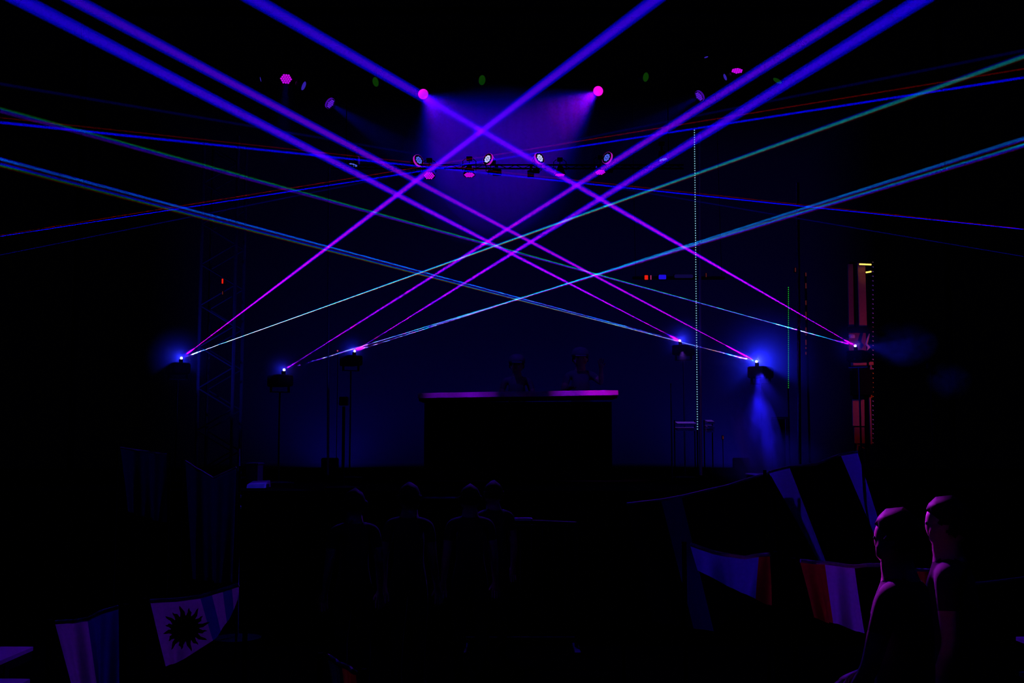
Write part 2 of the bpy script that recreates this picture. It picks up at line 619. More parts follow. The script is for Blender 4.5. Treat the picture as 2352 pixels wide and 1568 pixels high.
def laser_unit(key, label, px, py, Y, facing):
    """laser projector on a black stand; its aperture is the point A"""
    A = at(px, py, Y)
    d = Vector((facing[0], facing[1], 0)).normalized()
    rot = Vector((0, -1, 0)).rotation_difference(d).to_matrix()
    base = Vector((A.x - d.x * .17, A.y - d.y * .17, DECK))
    root = thing('laser_projector', label, 'laser', base, group='laser projectors')
    off = A - base
    cen = off - d * .12 + Vector((0, 0, -.135))
    MB().box(cen + Vector((0, 0, .0)), (.22, .32, .15), rot, ch=.012).build('housing', 'black_matt', root)
    MB().box(off - d * .02 + Vector((0, 0, -.040)), (.04, .04, .050), rot).build('aperture_block', 'black_matt', root)
    b = MB()
    for i in range(7):
        b.box(cen + rot @ Vector((.115, -.12 + i * .04, .0)), (.022, .010, .10), rot)
    b.build('cooling_fins', 'black_matt', root)
    for s in (-1, 1):
        MB().box(cen + rot @ Vector((s * .122, 0, -.05)), (.012, .05, .18), rot).build('bracket_arm', 'black_matt', root)
    MB().box(cen + Vector((0, 0, -.145)), (.256, .06, .012), rot).build('bracket_plate', 'black', root)
    MB().tube([(cen.x, cen.y, .02), (cen.x, cen.y, cen.z - .14)], .012, 10).build('stand_pole', 'black', root)
    MB().lathe([(.20, 0), (.20, .014), (.03, .03)], 20, Matrix.Translation((cen.x, cen.y, 0))).build('stand_base', 'black', root)
    MB().lathe([(.001, .012), (.011, .009), (.016, 0), (.011, -.009), (.001, -.012)], 14, Matrix.Translation(off - d * .006) @ zrot(d).to_matrix().to_4x4()).build('aperture_lens', 'aperture', root, True)
    LASER[key] = (root, A, base, d)
    return root


laser_unit('L1', 'laser projector at the far left of the stage, a white-blue point of light', 417, 822, 14.5, (.75, -1))
laser_unit('L2', 'lowest laser projector on the left, smallest point of light', 653, 849, 14.0, (.75, -1))
laser_unit('L3', 'laser projector left of the DJ table, nearest the middle on the left side', 815, 806, 16.0, (.7, -1))
laser_unit('R1', 'laser projector right of the DJ table, nearest the middle on the right side', 1561, 782, 16.0, (-.7, -1))
laser_unit('R2', 'laser projector above the blue smoke plume with the largest blue halo', 1737, 830, 14.0, (-.75, -1))
laser_unit('R3', 'laser projector at the far right in front of the orange-lit tower', 1964, 794, 14.5, (-.75, -1))

halo_m = haze('halo_haze', .8, radial=1.6)
for key, rad, pw, lab in (('L1', .40, 2.6, 'soft blue halo of haze around the far left laser'),
                          ('L2', .24, 1.0, 'small soft blue halo of haze around the lowest left laser'),
                          ('L3', .28, 1.5, 'soft blue halo of haze around the left inner laser'),
                          ('R1', .36, 3.0, 'soft blue halo of haze around the right inner laser'),
                          ('R2', .7, 11., 'largest blue halo of haze around the laser above the smoke plume'),
                          ('R3', .30, .35, 'soft blue halo of haze around the far right laser')):
    root, A, base, d = LASER[key]
    bm = bmesh.new()
    bmesh.ops.create_icosphere(bm, subdivisions=3, radius=1.)
    me = bpy.data.meshes.new('laser_halo')
    bm.to_mesh(me)
    bm.free()
    me.materials.append(halo_m)
    ho = tag(link('laser_halo', me, None, A + d * .02), lab, 'haze', 'blue halos around the lasers', 'stuff')
    ho.scale = (rad * 1.25,) * 3
    spot('laser_glow', A - d * .03 + Vector((0, 0, .015)), A - d, (.012, .018, 1.), pw * 7, math.radians(172), .25, .012, root, base)

HZ = {  # haze density and absorption shaped to set brightness and hue along beams
    'violet': haze('violet_beam_haze', .00003, 1., (.078, .02, 0), absorb_grows=True, start=.25),
    'white': haze('white_beam_haze', .00012, 0., (.38, .24, .12)),
    'teal': haze('teal_beam_haze', .00012, 0., (.40, .17, .17)),
    'green': haze('green_beam_haze', .00012, 0., (.28, .24, .12)),
    'side': haze('side_beam_haze', .00012, 0., (.08, .04, .02)),
}


def diode_light(A, d, v, comps, parent, origin):
    """one laser lamp; comps = (power, half angle, upward offset) of its red, green and blue diode"""
    li = bpy.data.lights.new('laser_diode', 'SPOT')
    li.energy = 1e8
    li.spot_size = .0262
    li.spot_blend = 0
    li.shadow_soft_size = 0
    li.use_nodes = True
    nt = li.node_tree
    em = [n for n in nt.nodes if n.type == 'EMISSION'][0]

    def mt(op, a, b=0.):
        k = nt.nodes.new('ShaderNodeMath')
        k.operation = op
        for i, q in enumerate((a, b)):
            if isinstance(q, (int, float)):
                k.inputs[i].default_value = q
            else:
                nt.links.new(q, k.inputs[i])
        return k.outputs[0]
    tc = nt.nodes.new('ShaderNodeTexCoord')
    sp = nt.nodes.new('ShaderNodeSeparateXYZ')
    nt.links.new(tc.outputs['Normal'], sp.inputs[0])
    zz = mt('ABSOLUTE', sp.outputs['Z'])
    x = mt('DIVIDE', sp.outputs['X'], zz)
    y = mt('DIVIDE', sp.outputs['Y'], zz)
    cb = nt.nodes.new('ShaderNodeCombineXYZ')
    for i, (p, w, o, soft) in enumerate(comps):
        if not p:
            continue
        dy = mt('SUBTRACT', y, o)
        r = mt('SQRT', mt('ADD', mt('MULTIPLY', x, x), mt('MULTIPLY', dy, dy)))
        mr = nt.nodes.new('ShaderNodeMapRange')
        mr.interpolation_type = 'SMOOTHSTEP'
        nt.links.new(r, mr.inputs[0])
        for q, val in enumerate((w, w * soft, 0., p)):
            mr.inputs[q + 1].default_value = val
        nt.links.new(mr.outputs[0], cb.inputs[i])
    nt.links.new(cb.outputs[0], em.inputs['Color'])
    o = link('laser_diode', li, parent)
    Z = -d
    X = v.cross(Z).normalized()
    Yv = Z.cross(X)
    P = A - origin
    o.matrix_local = Matrix(((X.x, Yv.x, Z.x, P.x), (X.y, Yv.y, Z.y, P.y), (X.z, Yv.z, Z.z, P.z), (0, 0, 0, 1)))
    return o


def laser_beam(label, src, end, Yend, hz, comps, grow, r0=.012, Ystop=-2.5, group='laser beams'):
    """a laser beam from a projector (or from point src) through the point seen at pixel end"""
    if isinstance(src, str):
        root, A, base, d0 = LASER[src]
    else:
        root, A, base = src
    B = at(end[0], end[1], Yend)
    d = (B - A).normalized()
    t = (Ystop - A.y) / d.y if d.y < -.05 else 16.
    t = min(t, 26.)
    o = shaft('laser_beam', label, A, d, t, r0, r0 + t * grow, HZ[hz], 'laser beam', group, n=14)
    o['kind'] = 'thing'
    v = (Vector((0, 0, 1)) - d * d.z).normalized()       # across the beam, upwards
    diode_light(A + d * .03, d, v, comps, root, base)
    return o


VIO = ((11., .0031, 0, .45), (0, 0, 0, 0), (3.7, .0046, 0, .75))
laser_beam('violet laser beam rising steeply from the far left laser', 'L1', (1504, 0), 6.3, 'violet', VIO, .0047)
laser_beam('violet laser beam rising from the lowest left laser to the top right', 'L2', (2000, 0), 6.3, 'violet', VIO, .0047)
laser_beam('violet laser beam rising from the left inner laser to the top right corner', 'L3', (2115, 0), 6.3, 'violet', VIO, .0047)
laser_beam('violet laser beam rising steeply from the far right laser past the left hot pink lamp', 'R3', (585, 0), 6.3, 'violet', VIO, .0047)
laser_beam('violet laser beam rising from the laser above the smoke to the top left', 'R2', (172, 0), 6.3, 'violet', VIO, .0047)
laser_beam('violet laser beam rising from the right inner laser to the top left corner', 'R1', (48, 0), 6.3, 'violet', VIO, .0047)

laser_beam('white laser beam turning cyan and teal, from the far left laser to the right edge', 'L1', (2352, 130), 7.0, 'teal',
           ((46, .0016, -.0012, .3), (44, .0017, 0, .3), (44, .0021, .0005, .3)), .0036, .008)
laser_beam('white laser beam turning cyan, from the lowest left laser to the right edge', 'L2', (2352, 333), 7.0, 'white',
           ((38, .0014, -.0014, .3), (46, .0014, .0005, .3), (54, .0018, -.0003, .3)), .0036, .008)
laser_beam('white laser beam turning azure blue, from the left inner laser to the right edge', 'L3', (2352, 318), 7.0, 'white',
           ((38, .0014, -.0016, .3), (54, .0014, .0003, .3), (56, .0018, 0, .3)), .0036, .008)
laser_beam('laser beam of green and violet strands from the far right laser to the left edge', 'R3', (0, 252), 7.0, 'green',
           ((28, .0012, -.0010, .3), (46, .0013, .0010, .3), (28, .0020, -.0004, .3)), .0040, .008)
laser_beam('white laser beam with orange fringe, from the laser above the smoke to the left edge', 'R2', (0, 377), 7.0, 'white',
           ((44, .0011, -.0018, .3), (28, .0012, -.0009, .3), (46, .0014, .0003, .3)), .0040, .008)
laser_beam('white laser beam turning deep blue, from the right inner laser to the left edge', 'R1', (0, 366), 7.0, 'white',
           ((30, .0011, -.0013, .3), (38, .0012, .0002, .3), (72, .0015, .0004, .3)), .0040, .008)


def side_laser(label, px, py, Y, py2):
    A = at(px, py, Y)
    A2 = Vector((A.x, A.y, at(px, py2, Y).z))
    base = Vector((A.x, A.y, 0))
    root = thing('side_laser_stand', label, 'laser', base)
    h = A.z
    s = 1 if px < 0 else -1
    for hh_ in (h, A2.z):
        MB().box((-s * .2, 0, hh_), (.34, .22, .16), ch=.012).build('housing', 'black', root)
        MB().lathe([(.001, .012), (.016, 0), (.001, -.012)], 12, Matrix.Translation((-s * .02, 0, hh_)) @ zrot((s, 0, 0)).to_matrix().to_4x4()).build('aperture_lens', 'aperture', root)
    MB().tube([(-s * .2, .14, .02), (-s * .2, .14, h + .05)], .025, 10).build('stand_pole', 'black', root)
    MB().lathe([(.3, 0), (.3, .02), (.04, .04)], 20, Matrix.Translation((-s * .2, .14, 0))).build('stand_base', 'black', root)
    return (root, A, base), (root, A2, base)


SLs, SLl = side_laser('two lasers on a tall stand beyond the left edge of the picture', -330, 594, 11.5, 652)
SRs, SRl = side_laser('two lasers on a tall stand beyond the right edge of the picture', 2680, 561, 11.5, 645)
N0 = (0, 0, 0, 0)
GS = 'thin side laser lines'
laser_beam('thin bright blue laser line rising from the left edge to the right', SLs, (2352, 178), 8.0, 'side', (N0, N0, (80, .0012, 0, .3)), .0015, .006, group=GS)
laser_beam('thin red laser line just above the blue one from the left edge', SLs, (2352, 158), 8.0, 'side', ((20, .0008, 0, .3), N0, N0), .0010, .005, group=GS)
laser_beam('faint dark blue laser line, lowest of those from the left edge', SLl, (1950, 196), 8.0, 'side', (N0, N0, (2.4, .0015, 0, .2)), .0018, .006, group=GS)
laser_beam('thin bright blue laser line rising from the right edge to the left', SRs, (0, 281), 8.0, 'side', (N0, N0, (70, .0013, 0, .3)), .0016, .006, group=GS)
laser_beam('thin red laser line just above the blue one from the right edge', SRs, (0, 270), 8.0, 'side', ((14, .0008, 0, .3), N0, N0), .0010, .005, group=GS)
laser_beam('faint dark blue laser line, lowest of those from the right edge', SRl, (300, 243), 8.0, 'side', (N0, N0, (2.4, .0015, 0, .2)), .0018, .006, group=GS)

# ================================================================== DJ TABLE
b0, b1 = at(960, 909, 15.0), at(1420, 902, 15.0)
bw = b1.x - b0.x
tilt = math.atan2(b1.z - b0.z, bw)
bt = thing('dj_table', 'DJ table with a violet-lit white board along its black front', 'table', ((b0.x + b1.x) / 2, 15.0, DECK))
zc = (b0.z + b1.z) / 2 - DECK
rt = Matrix.Rotation(-tilt, 3, 'Y')
MB().box((0, 0, zc), (bw, .03, .074), rt @ Matrix.Rotation(math.radians(-12), 3, 'X'), ch=.004).build('fascia_board', 'board', bt)['label'] = 'white board lit violet and pink'
MB().box((0, .4, zc - .05), (bw - .02, .74, .035), rt).build('table_top', 'black_matt', bt)
MB().box((0, .62, (zc - .08) / 2), (bw - .16, .03, zc - .08)).build('front_panel', 'black_matt', bt)
for s in (-1, 1):
    MB().box((s * (bw / 2 - .08), .45, (zc - .09) / 2), (.03, .32, zc - .09)).build('side_panel', 'black_matt', bt)


# ================================================================== PEOPLE
def person(label, loc, rz, height, arms, shirt='shirt_dark', hair=True, cap=False, lean=0., group=None, turn=0.):
    """standing person, local forward = +y; arms = ((elbow, wrist) left, right) in metres for a 1.75 m body"""
    V, E, Rd, Z = [], [], [], []

    def v(p, r, z, parent=None):
        V.append(Vector(p))
        Rd.append(r)
        i = len(V) - 1
        if parent is not None:
            E.append((parent, i))
            Z.append(z)
        return i
    lf = lambda z: lean * max(0, z - .95)
    pel = v((0, 0, .95), .135, 'trousers')
    bel = v((0, lf(1.1), 1.10), .128, 'shirt', pel)
    che = v((0, .01 + lf(1.3), 1.28), .145, 'shirt', bel)
    upc = v((0, lf(1.4), 1.41), .105, 'shirt', che)
    nek = v((0, .002 + lf(1.49), 1.49), .054, 'skin', upc)
    hx = math.sin(turn) * .02
    jaw = v((hx, .03 + lf(1.57), 1.565), .076, 'skin', nek)
    mid = v((hx * .5, .012 + lf(1.65), 1.645), .098, 'skin', jaw)
    cro = v((0, -.002 + lf(1.71), 1.705), .082, 'skin', mid)
    nos = v((hx * 5 * .1, .132 + lf(1.63), 1.615), .014, 'skin', mid)
    
    for s in (-1, 1):
        v((s * .104, -.004 + lf(1.64), 1.635), .016, 'skin', mid)
    for s, (el, wr) in zip((-1, 1), arms):
        sh = v((s * .175, -.005 + lf(1.42), 1.415), .062, 'shirt', upc)
        ua = v(((s * .175 + el[0]) / 2, (lf(1.42) + el[1]) / 2, (1.415 + el[2]) / 2), .050, 'shirt', sh)
        e = v(el, .040, 'skin', ua)
        f1 = v((Vector(el) * .6 + Vector(wr) * .4), .038, 'skin', e)
        w = v(wr, .026, 'skin', f1)
        fd = (Vector(wr) - Vector(el)).normalized()
        lat = fd.cross(Vector((0, 0, 1)))
        lat = lat.normalized() if lat.length > .1 else Vector((0, 1, 0))
        nrm = lat.cross(fd)
        palm = v(Vector(wr) + fd * .05, .032, 'skin', w)
        for i, ln in enumerate((.075, .085, .080, .062)):
            o = (i - 1.5) * .021
            k0 = v(Vector(wr) + fd * .085 + lat * o, .0105, 'skin', palm)
            k1 = v(Vector(wr) + fd * (.085 + ln * .5) + lat * (o * 1.1) - nrm * .008, .0090, 'skin', k0)
            v(Vector(wr) + fd * (.085 + ln * .92) + lat * (o * 1.1) - nrm * .028, .0078, 'skin', k1)
        t0 = v(Vector(wr) + fd * .045 + lat * (-.04), .0115, 'skin', palm)
        v(Vector(wr) + fd * .085 + lat * (-.062) - nrm * .015, .0090, 'skin', t0)
    for s in (-1, 1):
        hp = v((s * .09, 0, .86), .092, 'trousers', pel)
        th = v((s * .095, .012, .68), .080, 'trousers', hp)
        kn = v((s * .10, .015, .49), .058, 'trousers', th)
        cf = v((s * .10, -.01, .33), .056, 'trousers', kn)
        an = v((s * .10, -.015, .085), .040, 'trousers', cf)
        hl = v((s * .10, -.05, .045), .034, 'shoe', an)
        v((s * .115, .14, .035), .033, 'shoe', an)
    me = bpy.data.meshes.new('body_cage')
    me.from_pydata(V, E, [])
    ob = bpy.data.objects.new('body_cage', me)
    C.objects.link(ob)
    md = ob.modifiers.new('skin', 'SKIN')
    md.use_smooth_shade = True
    for i, sv in enumerate(me.skin_vertices[0].data):
        sv.radius = (Rd[i], Rd[i])
        sv.use_root = (i == 0)
    sb = ob.modifiers.new('sub', 'SUBSURF')
    sb.levels = 2
    sb.render_levels = 2
    bpy.context.view_layer.update()
    ev = ob.evaluated_get(bpy.context.evaluated_depsgraph_get())
    body = bpy.data.meshes.new_from_object(ev)
    bpy.data.objects.remove(ob)
    # shape the skull: every head vertex except nose and ears goes onto a tapered ellipsoid
    hc = Vector((0, .008 + lf(1.65), 1.652))
    for q in body.vertices:
        c = q.co
        if c.z < 1.505 or abs(c.x) > .2:
            continue
        e = c - hc
        t = max(0., -e.z / .118)
        rx, ry, rz_ = .080 * (1 - .22 * t * t), .102 * (1 - .12 * t * t), .120
        e2 = Vector((e.x, e.y - .010 * t, e.z))
        L2 = math.sqrt((e2.x / rx) ** 2 + (e2.y / ry) ** 2 + (e2.z / rz_) ** 2)
        if L2 > 1.22 and t < .8 or L2 < 1e-4:
            continue
        goal = hc + Vector((e2.x / L2, e2.y / L2 + .010 * t, e2.z / L2))
        k_ = min(1., max(0., (c.z - 1.525) / .04))
        q.co = c + (goal - c) * k_
    zones = ['skin', shirt, 'trousers', 'black']
    body.materials.clear()
    for zn in zones:
        body.materials.append(M[zn])
    zi = {'skin': 0, 'shirt': 1, 'trousers': 2, 'shoe': 3}
    segs = [(V[a], V[b_], zi[z]) for (a, b_), z in zip(E, Z)]
    for p in body.polygons:
        p.use_smooth = True
        c = p.center
        best, bz = 9, 0
        for a, b_, z in segs:
            ab = b_ - a
            t = max(0, min(1, (c - a).dot(ab) / max(1e-9, ab.length_squared)))
            dd = (c - a - ab * t).length_squared
            if dd < best:
                best, bz = dd, z
        if bz == 0 and .93 < c.z < 1.475 and abs(c.x) < .17 and abs(c.y - lf(c.z)) < .15:
            bz = 1
        p.material_index = bz
    sc = height / 1.775
    root = thing('person', label, 'person', loc, rz, group)
    root.scale = (sc, sc, sc)
    link('body', body, root)
    hy = lf(1.66)
    if hair:
        keep, idx, vs, fs = [], {}, [], []
        for p in body.polygons:
            c = p.center
            y = c.y - hy
            front = y - .03
            if c.z > 1.60 - .35 * min(0, y + .02) * 0 and (c.z > 1.655 + 1.05 * front) and not (abs(c.x) > .100 and c.z < 1.665):
                keep.append(p)
        for p in keep:
            for vi in p.vertices:
                if vi not in idx:
                    v_ = body.vertices[vi]
                    idx[vi] = len(vs)
                    vs.append(v_.co + v_.normal * (.011 + .004 * math.sin(60 * v_.co.x + 40 * v_.co.z)))
            fs.append(tuple(idx[q] for q in p.vertices))
        o = MB().add(vs, fs).build('hair', 'hair', root, True)
        so = o.modifiers.new('thick', 'SOLIDIFY')
        so.thickness = .012
        so.offset = -1
    if cap:
        b = MB()
        b.lathe([(.118, 1.67), (.122, 1.71), (.108, 1.765), (.065, 1.80), (.01, 1.81)], 20, Matrix.Translation((0, hy, 0)))
        o = b.build('cap_crown', 'shirt_grey', root, True)
        MB().box((0, hy + .16, 1.676), (.15, .12, .010), Matrix.Rotation(-.15, 3, 'X'), ch=.004).build('cap_peak', 'shirt_grey', root)
    for s in (-1, 1):
        e = MB().lathe([(.001, -.011), (.008, -.007), (.011, 0), (.008, .007), (.001, .011)], 10)
        e.build('eye', 'black', root, True, (s * .034, .094 + hy, 1.650))
    return root


down = (((-.22, -.02, 1.12), (-.24, .06, .88)), ((.22, -.02, 1.12), (.24, .06, .88)))
desk = (((-.25, .08, 1.17), (-.17, .32, 1.22)), ((.25, .08, 1.17), (.17, .32, 1.22)))
d1 = at(1187, 840, 15.95)
person('person in a dark top bent over the DJ table, left of the two', (d1.x, 15.95, DECK), PI, 1.76, desk, 'shirt_grey', cap=True, lean=.12)
d2 = at(1333, 840, 16.0)
person('taller person behind the DJ table with one hand raised, right of the two', (d2.x, 16.0, DECK), PI, 1.87, (((-.28, .10, 1.30), (-.27, .20, 1.50)), desk[1]), 'shirt_grey', cap=True)

pz = at(2068, 1230, 4.7)
person('dark-haired person at the lower right with a magenta-lit cheek, facing the stage', (pz.x, 4.7, 0), math.radians(52), 1.76,
       (((-.24, .06, 1.14), (-.20, .20, .92)), ((.22, .05, 1.12), (.15, .26, 1.02))), 'shirt_dark')
pz = at(2182, 1230, 5.3)
person('person at the lower right with a magenta-lit profile, right of the nearer person', (pz.x, 5.3, 0), math.radians(60), 1.78, down, 'shirt_dark')
for px, Y, hgt, rz, lab in ((815, 9.0, 1.66, .3, 'dark crowd member standing furthest left before the stage'),
                            (940, 9.2, 1.70, -.2, 'dark crowd member with a blue-lit shoulder, left of the blue stage edge'),
                            (1080, 9.6, 1.67, .1, 'dark crowd member at the right end of the blue stage edge'),
                            (1134, 10.7, 1.66, .4, 'dark crowd member furthest right before the middle of the stage')):
    p = at(px, 1150, Y)
    person(lab, (p.x, Y, 0), rz, hgt, down, 'shirt_dark', group='crowd before the stage')


# ================================================================== FLAGS
def interp(pts, u):
    for (u0, x0, y0), (u1, x1, y1) in zip(pts, pts[1:]):
        if u <= u1:
            t = (u - u0) / (u1 - u0)
            return x0 + (x1 - x0) * t, y0 + (y1 - y0) * t
    return pts[-1][1:]


def flag(name, label, top, bottom, Y, stripes, folds=3., amp=.05, phase=0., cord=True, cat='flag', sag=.0, nv=14, lean=0., poles=True, group='flags hung up in the crowd'):
    """cloth hung along its top edge; stripes = [(u0, u1, material)]"""
    c0 = at(top[0][1], top[0][2], Y)
    root = thing(name, label, cat, c0, group=group)

    def fn(u, v):
        x0, y0 = interp(top, u)
        x1, y1 = interp(bottom, u)
        w = .25 + .75 * v
        dy = amp * w * (math.sin(2 * PI * folds * u + phase) + .45 * math.sin(2 * PI * folds * 2.3 * u + 1.3 * v + phase * 2)) + lean * v
        p = at(x0 + (x1 - x0) * v, y0 + (y1 - y0) * v, Y)
        q = Vector((p.x, p.y + dy, p.z + sag * v * 0))
        return q
    for u0, u1, m in stripes:
        nu = max(4, int(40 * (u1 - u0)))
        b = MB()
        vs = [fn(u0 + (u1 - u0) * i / nu, j / nv) - c0 for j in range(nv + 1) for i in range(nu + 1)]
        fs = [(j * (nu + 1) + i, j * (nu + 1) + i + 1, (j + 1) * (nu + 1) + i + 1, (j + 1) * (nu + 1) + i) for j in range(nv) for i in range(nu)]
        b.add(vs, fs)
        b.build('stripe', m, root, True)
    if cord:
        pts = [fn(i / 24, 0) - c0 + Vector((0, -.004, .008)) for i in range(25)]
        MB().tube(pts, .010, 8).build('cord', 'white_paint', root)
    if poles:
        for u in (0, 1):
            p = fn(u, 0) - c0
            ox_ = p.x + (-.03 if u == 0 else .03)
            MB().tube([(ox_, p.y + .01, -c0.z), (ox_, p.y + .01, p.z + .02)], .012, 8).build('pole', 'black_matt', root)
    return root, fn, c0


flag('hanging_flag', 'white and dark blue flag hanging at the lower left corner',
     [(0, 125, 1434), (.5, 200, 1426), (.75, 235, 1408), (1, 269, 1399)],
     [(0, 172, 1640), (.5, 228, 1640), (.75, 240, 1640), (1, 262, 1640)], 5.0,
     [(0, .5, 'c_white'), (.5, 1, 'c_blue')], 2.2, .05, .4)
rt_, fn_, c0_ = flag('sun_flag', 'white flag with a dark many-rayed sun and blue stripes, lower left',
     [(0, 345, 1384), (.35, 420, 1379), (.6, 463, 1373), (.85, 520, 1355), (1, 549, 1346)],
     [(0, 378, 1532), (.35, 424, 1512), (.6, 490, 1470), (.85, 530, 1420), (1, 548, 1376)], 5.2,
     [(0, .58, 'c_white'), (.58, .70, 'c_blue'), (.70, .82, 'c_white'), (.82, .92, 'c_blue'), (.92, 1, 'c_white')], 1.6, .03, 2.2)
# the printed sun: disc and sixteen wavy rays lying on the cloth
cpx, cpy = 428, 1442
b = MB()


def on_cloth(x, y):
    """point of the sun flag's cloth seen at pixel x, y, a little in front of it"""
    best = None
    for i in range(41):
        for j in range(41):
            u, v = i / 40, j / 40
            x0, y0 = interp([(0, 345, 1384), (.35, 420, 1379), (.6, 463, 1373), (.85, 520, 1355), (1, 549, 1346)], u)
            x1, y1 = interp([(0, 378, 1532), (.35, 424, 1512), (.6, 490, 1470), (.85, 530, 1420), (1, 548, 1376)], u)
            dd = (x0 + (x1 - x0) * v - x) ** 2 + (y0 + (y1 - y0) * v - y) ** 2
            if best is None or dd < best[0]:
                best = (dd, u, v)
    q = fn_(best[1], best[2])
    p = at(x, y, 5.2)
    return Vector((p.x, q.y - .012, p.z)) - c0_


nr = 16
ctr = on_cloth(cpx, cpy)
rim = []
for i in range(nr * 4):
    a = 2 * PI * i / (nr * 4)
    rim.append(on_cloth(cpx + 30 * math.cos(a), cpy + 30 * math.sin(a)))
b.add([ctr] + rim, [(0, 1 + i, 1 + (i + 1) % (nr * 4)) for i in range(nr * 4)])
for i in range(nr):
    a = 2 * PI * (i + .5) / nr
    ln = 54 if i % 2 else 47
    pts = []
    for s_, r_, w_ in ((0, 28, 5.4), (.5, 38, 4.2), (.8, ln - 5, 2.2), (1, ln, .3)):
        wob = 2.2 * math.sin(s_ * PI * 1.6)
        cx, cy = cpx + r_ * math.cos(a) - wob * math.sin(a), cpy + r_ * math.sin(a) + wob * math.cos(a)
        pts.append((on_cloth(cx + w_ * math.sin(a), cy - w_ * math.cos(a)), on_cloth(cx - w_ * math.sin(a), cy + w_ * math.cos(a))))
    b.add([p for pr_ in pts for p in pr_], [(0, 1, 3, 2), (2, 3, 5, 4), (4, 5, 7, 6)])
b.build('sun_emblem', 'sun', rt_)['label'] = 'dark sun with wavy rays'

flag('hanging_flag', 'pale blue-grey flag sagging below a cord with a dark red end, lower right',
     [(0, 1587, 1254), (.3, 1640, 1272), (.65, 1710, 1284), (.9, 1755, 1277), (1, 1766, 1275)],
     [(0, 1606, 1312), (.3, 1655, 1336), (.65, 1705, 1362), (.82, 1736, 1376), (.9, 1752, 1384), (1, 1767, 1386)], 5.6,
     [(0, .84, 'c_paleblue'), (.84, 1, 'c_red')], 1.5, .06, 1.0)
flag('hanging_flag', 'flag of dark red, white and black stripes at the lower right',
     [(0, 1838, 1291), (.3, 1896, 1296), (.64, 1963, 1304), (1, 2032, 1299)],
     [(0, 1874, 1420), (.3, 1916, 1432), (.64, 1982, 1452), (1, 2050, 1460)], 5.6,
     [(0, .3, 'c_red'), (.3, .64, 'c_white'), (.64, 1, 'c_black')], 2.4, .05, 2.6)
flag('hanging_flag', 'very dim dark red flag at the right edge behind the two people',
     [(0, 2106, 1312), (1, 2180, 1310)], [(0, 2130, 1480), (1, 2200, 1470)], 6.2,
     [(0, 1, 'c_red')], 2.0, .06, .5)
flag('hanging_flag', 'large black banner with two pale blue stripes at the right',
     [(0, 1768, 1086), (.22, 1814, 1074), (.5, 1872, 1069), (.8, 1930, 1046), (1, 1970, 1040)],
     [(0, 1884, 1290), (.22, 1900, 1292), (.8, 2034, 1300), (1, 2050, 1300)], 7.6,
     [(0, .22, 'c_paleblue'), (.22, .8, 'c_black'), (.8, 1, 'c_paleblue')], 2.0, .05, .3, group='large banners before the stage')
flag('hanging_flag', 'large black banner with one pale stripe right of the middle',
     [(0, 1440, 1160), (.28, 1518, 1150), (.42, 1566, 1142), (.7, 1660, 1120), (1, 1768, 1087)],
     [(0, 1500, 1430), (.28, 1590, 1440), (.42, 1640, 1450), (1, 1860, 1290)], 7.9,
     [(0, .28, 'c_black'), (.28, .42, 'c_navy'), (.42, 1, 'c_black')], 2.0, .05, 1.3, group='large banners before the stage')
flag('hanging_flag', 'dim dark blue banner at the far left of the stage',
     [(0, 275, 1030), (1, 382, 1045)], [(0, 290, 1175), (1, 380, 1200)], 10.5,
     [(0, 1, 'c_navy')], 2.0, .06, .9, group='large banners before the stage')
flag('hanging_flag', 'dim dark blue banner right of the far left banner, before the lattice tower',
     [(0, 425, 1060), (.6, 490, 1100), (1, 542, 1075)], [(0, 440, 1330), (1, 530, 1340)], 10.5,
     [(0, 1, 'c_navy')], 2.0, .06, 2.1, group='large banners before the stage')
flag('hanging_flag', 'dim green, yellow and red flag cut off by the bottom edge',
     [(0, 752, 1512), (.5, 785, 1530), (1, 818, 1548)], [(0, 770, 1640), (1, 826, 1640)], 4.4,
     [(0, .5, 'c_green'), (.5, .66, 'c_yellow'), (.66, 1, 'c_red')], 1.8, .04, .2)
tag(MB().tube([at(2222, 1341, 5.8), at(2270, 1337, 5.8), at(2326, 1330, 5.8), at(2420, 1318, 5.8)], .008, 8).build('flag_cord', 'grey_paint'),
    'short length of blue-lit cord at the right edge', 'cord')

# ------------------------------------------------------------------ white plank tables at both edges
for s, lab in ((-1, 'left'), (1, 'right')):
    x0 = at(62, 1497, 6.7).x if s < 0 else at(2332, 1465, 7.2).x
    cx = x0 + s * .75
    t = thing('plank_table', 'white plank picnic table cut off by the lower %s edge' % lab, 'table', (cx, 6.2, 0))
    for ya, yb, xe in ((.88, .36, 62), (-.06, -.4, 68)) if s < 0 else ((1.23, .91, 2331), (.13, -.17, 2337)):
        ym = (ya + yb) / 2
        xi = (xe - 1176) * (6.2 + ym) / F * 1.003 - cx       # inner end of the plank
        w0 = 1.5 + s * -(xi - (x0 - cx))
        MB().box((xi + s * w0 / 2, ym, .74), (w0, ya - yb, .035), ch=.006).build('plank', 'white_paint', t)
    for sx in (-.6, .6):
        for sy in (-.45, .5):
            MB().box((sx, sy, .36), (.07, .07, .72), ch=.008).build('leg', 'black_matt', t)
        MB().box((sx, .1, .70), (.06, 1.5, .045)).build('cross_bar', 'black_matt', t)

# ================================================================== RIGHT SIDE: ORANGE-LIT TOWER
YT = 16.0
to = at(1975, 900, YT)
tw = thing('plywood_tower', 'tall narrow tower of orange-lit plywood panels at the right', 'tower', (to.x, YT, DECK))


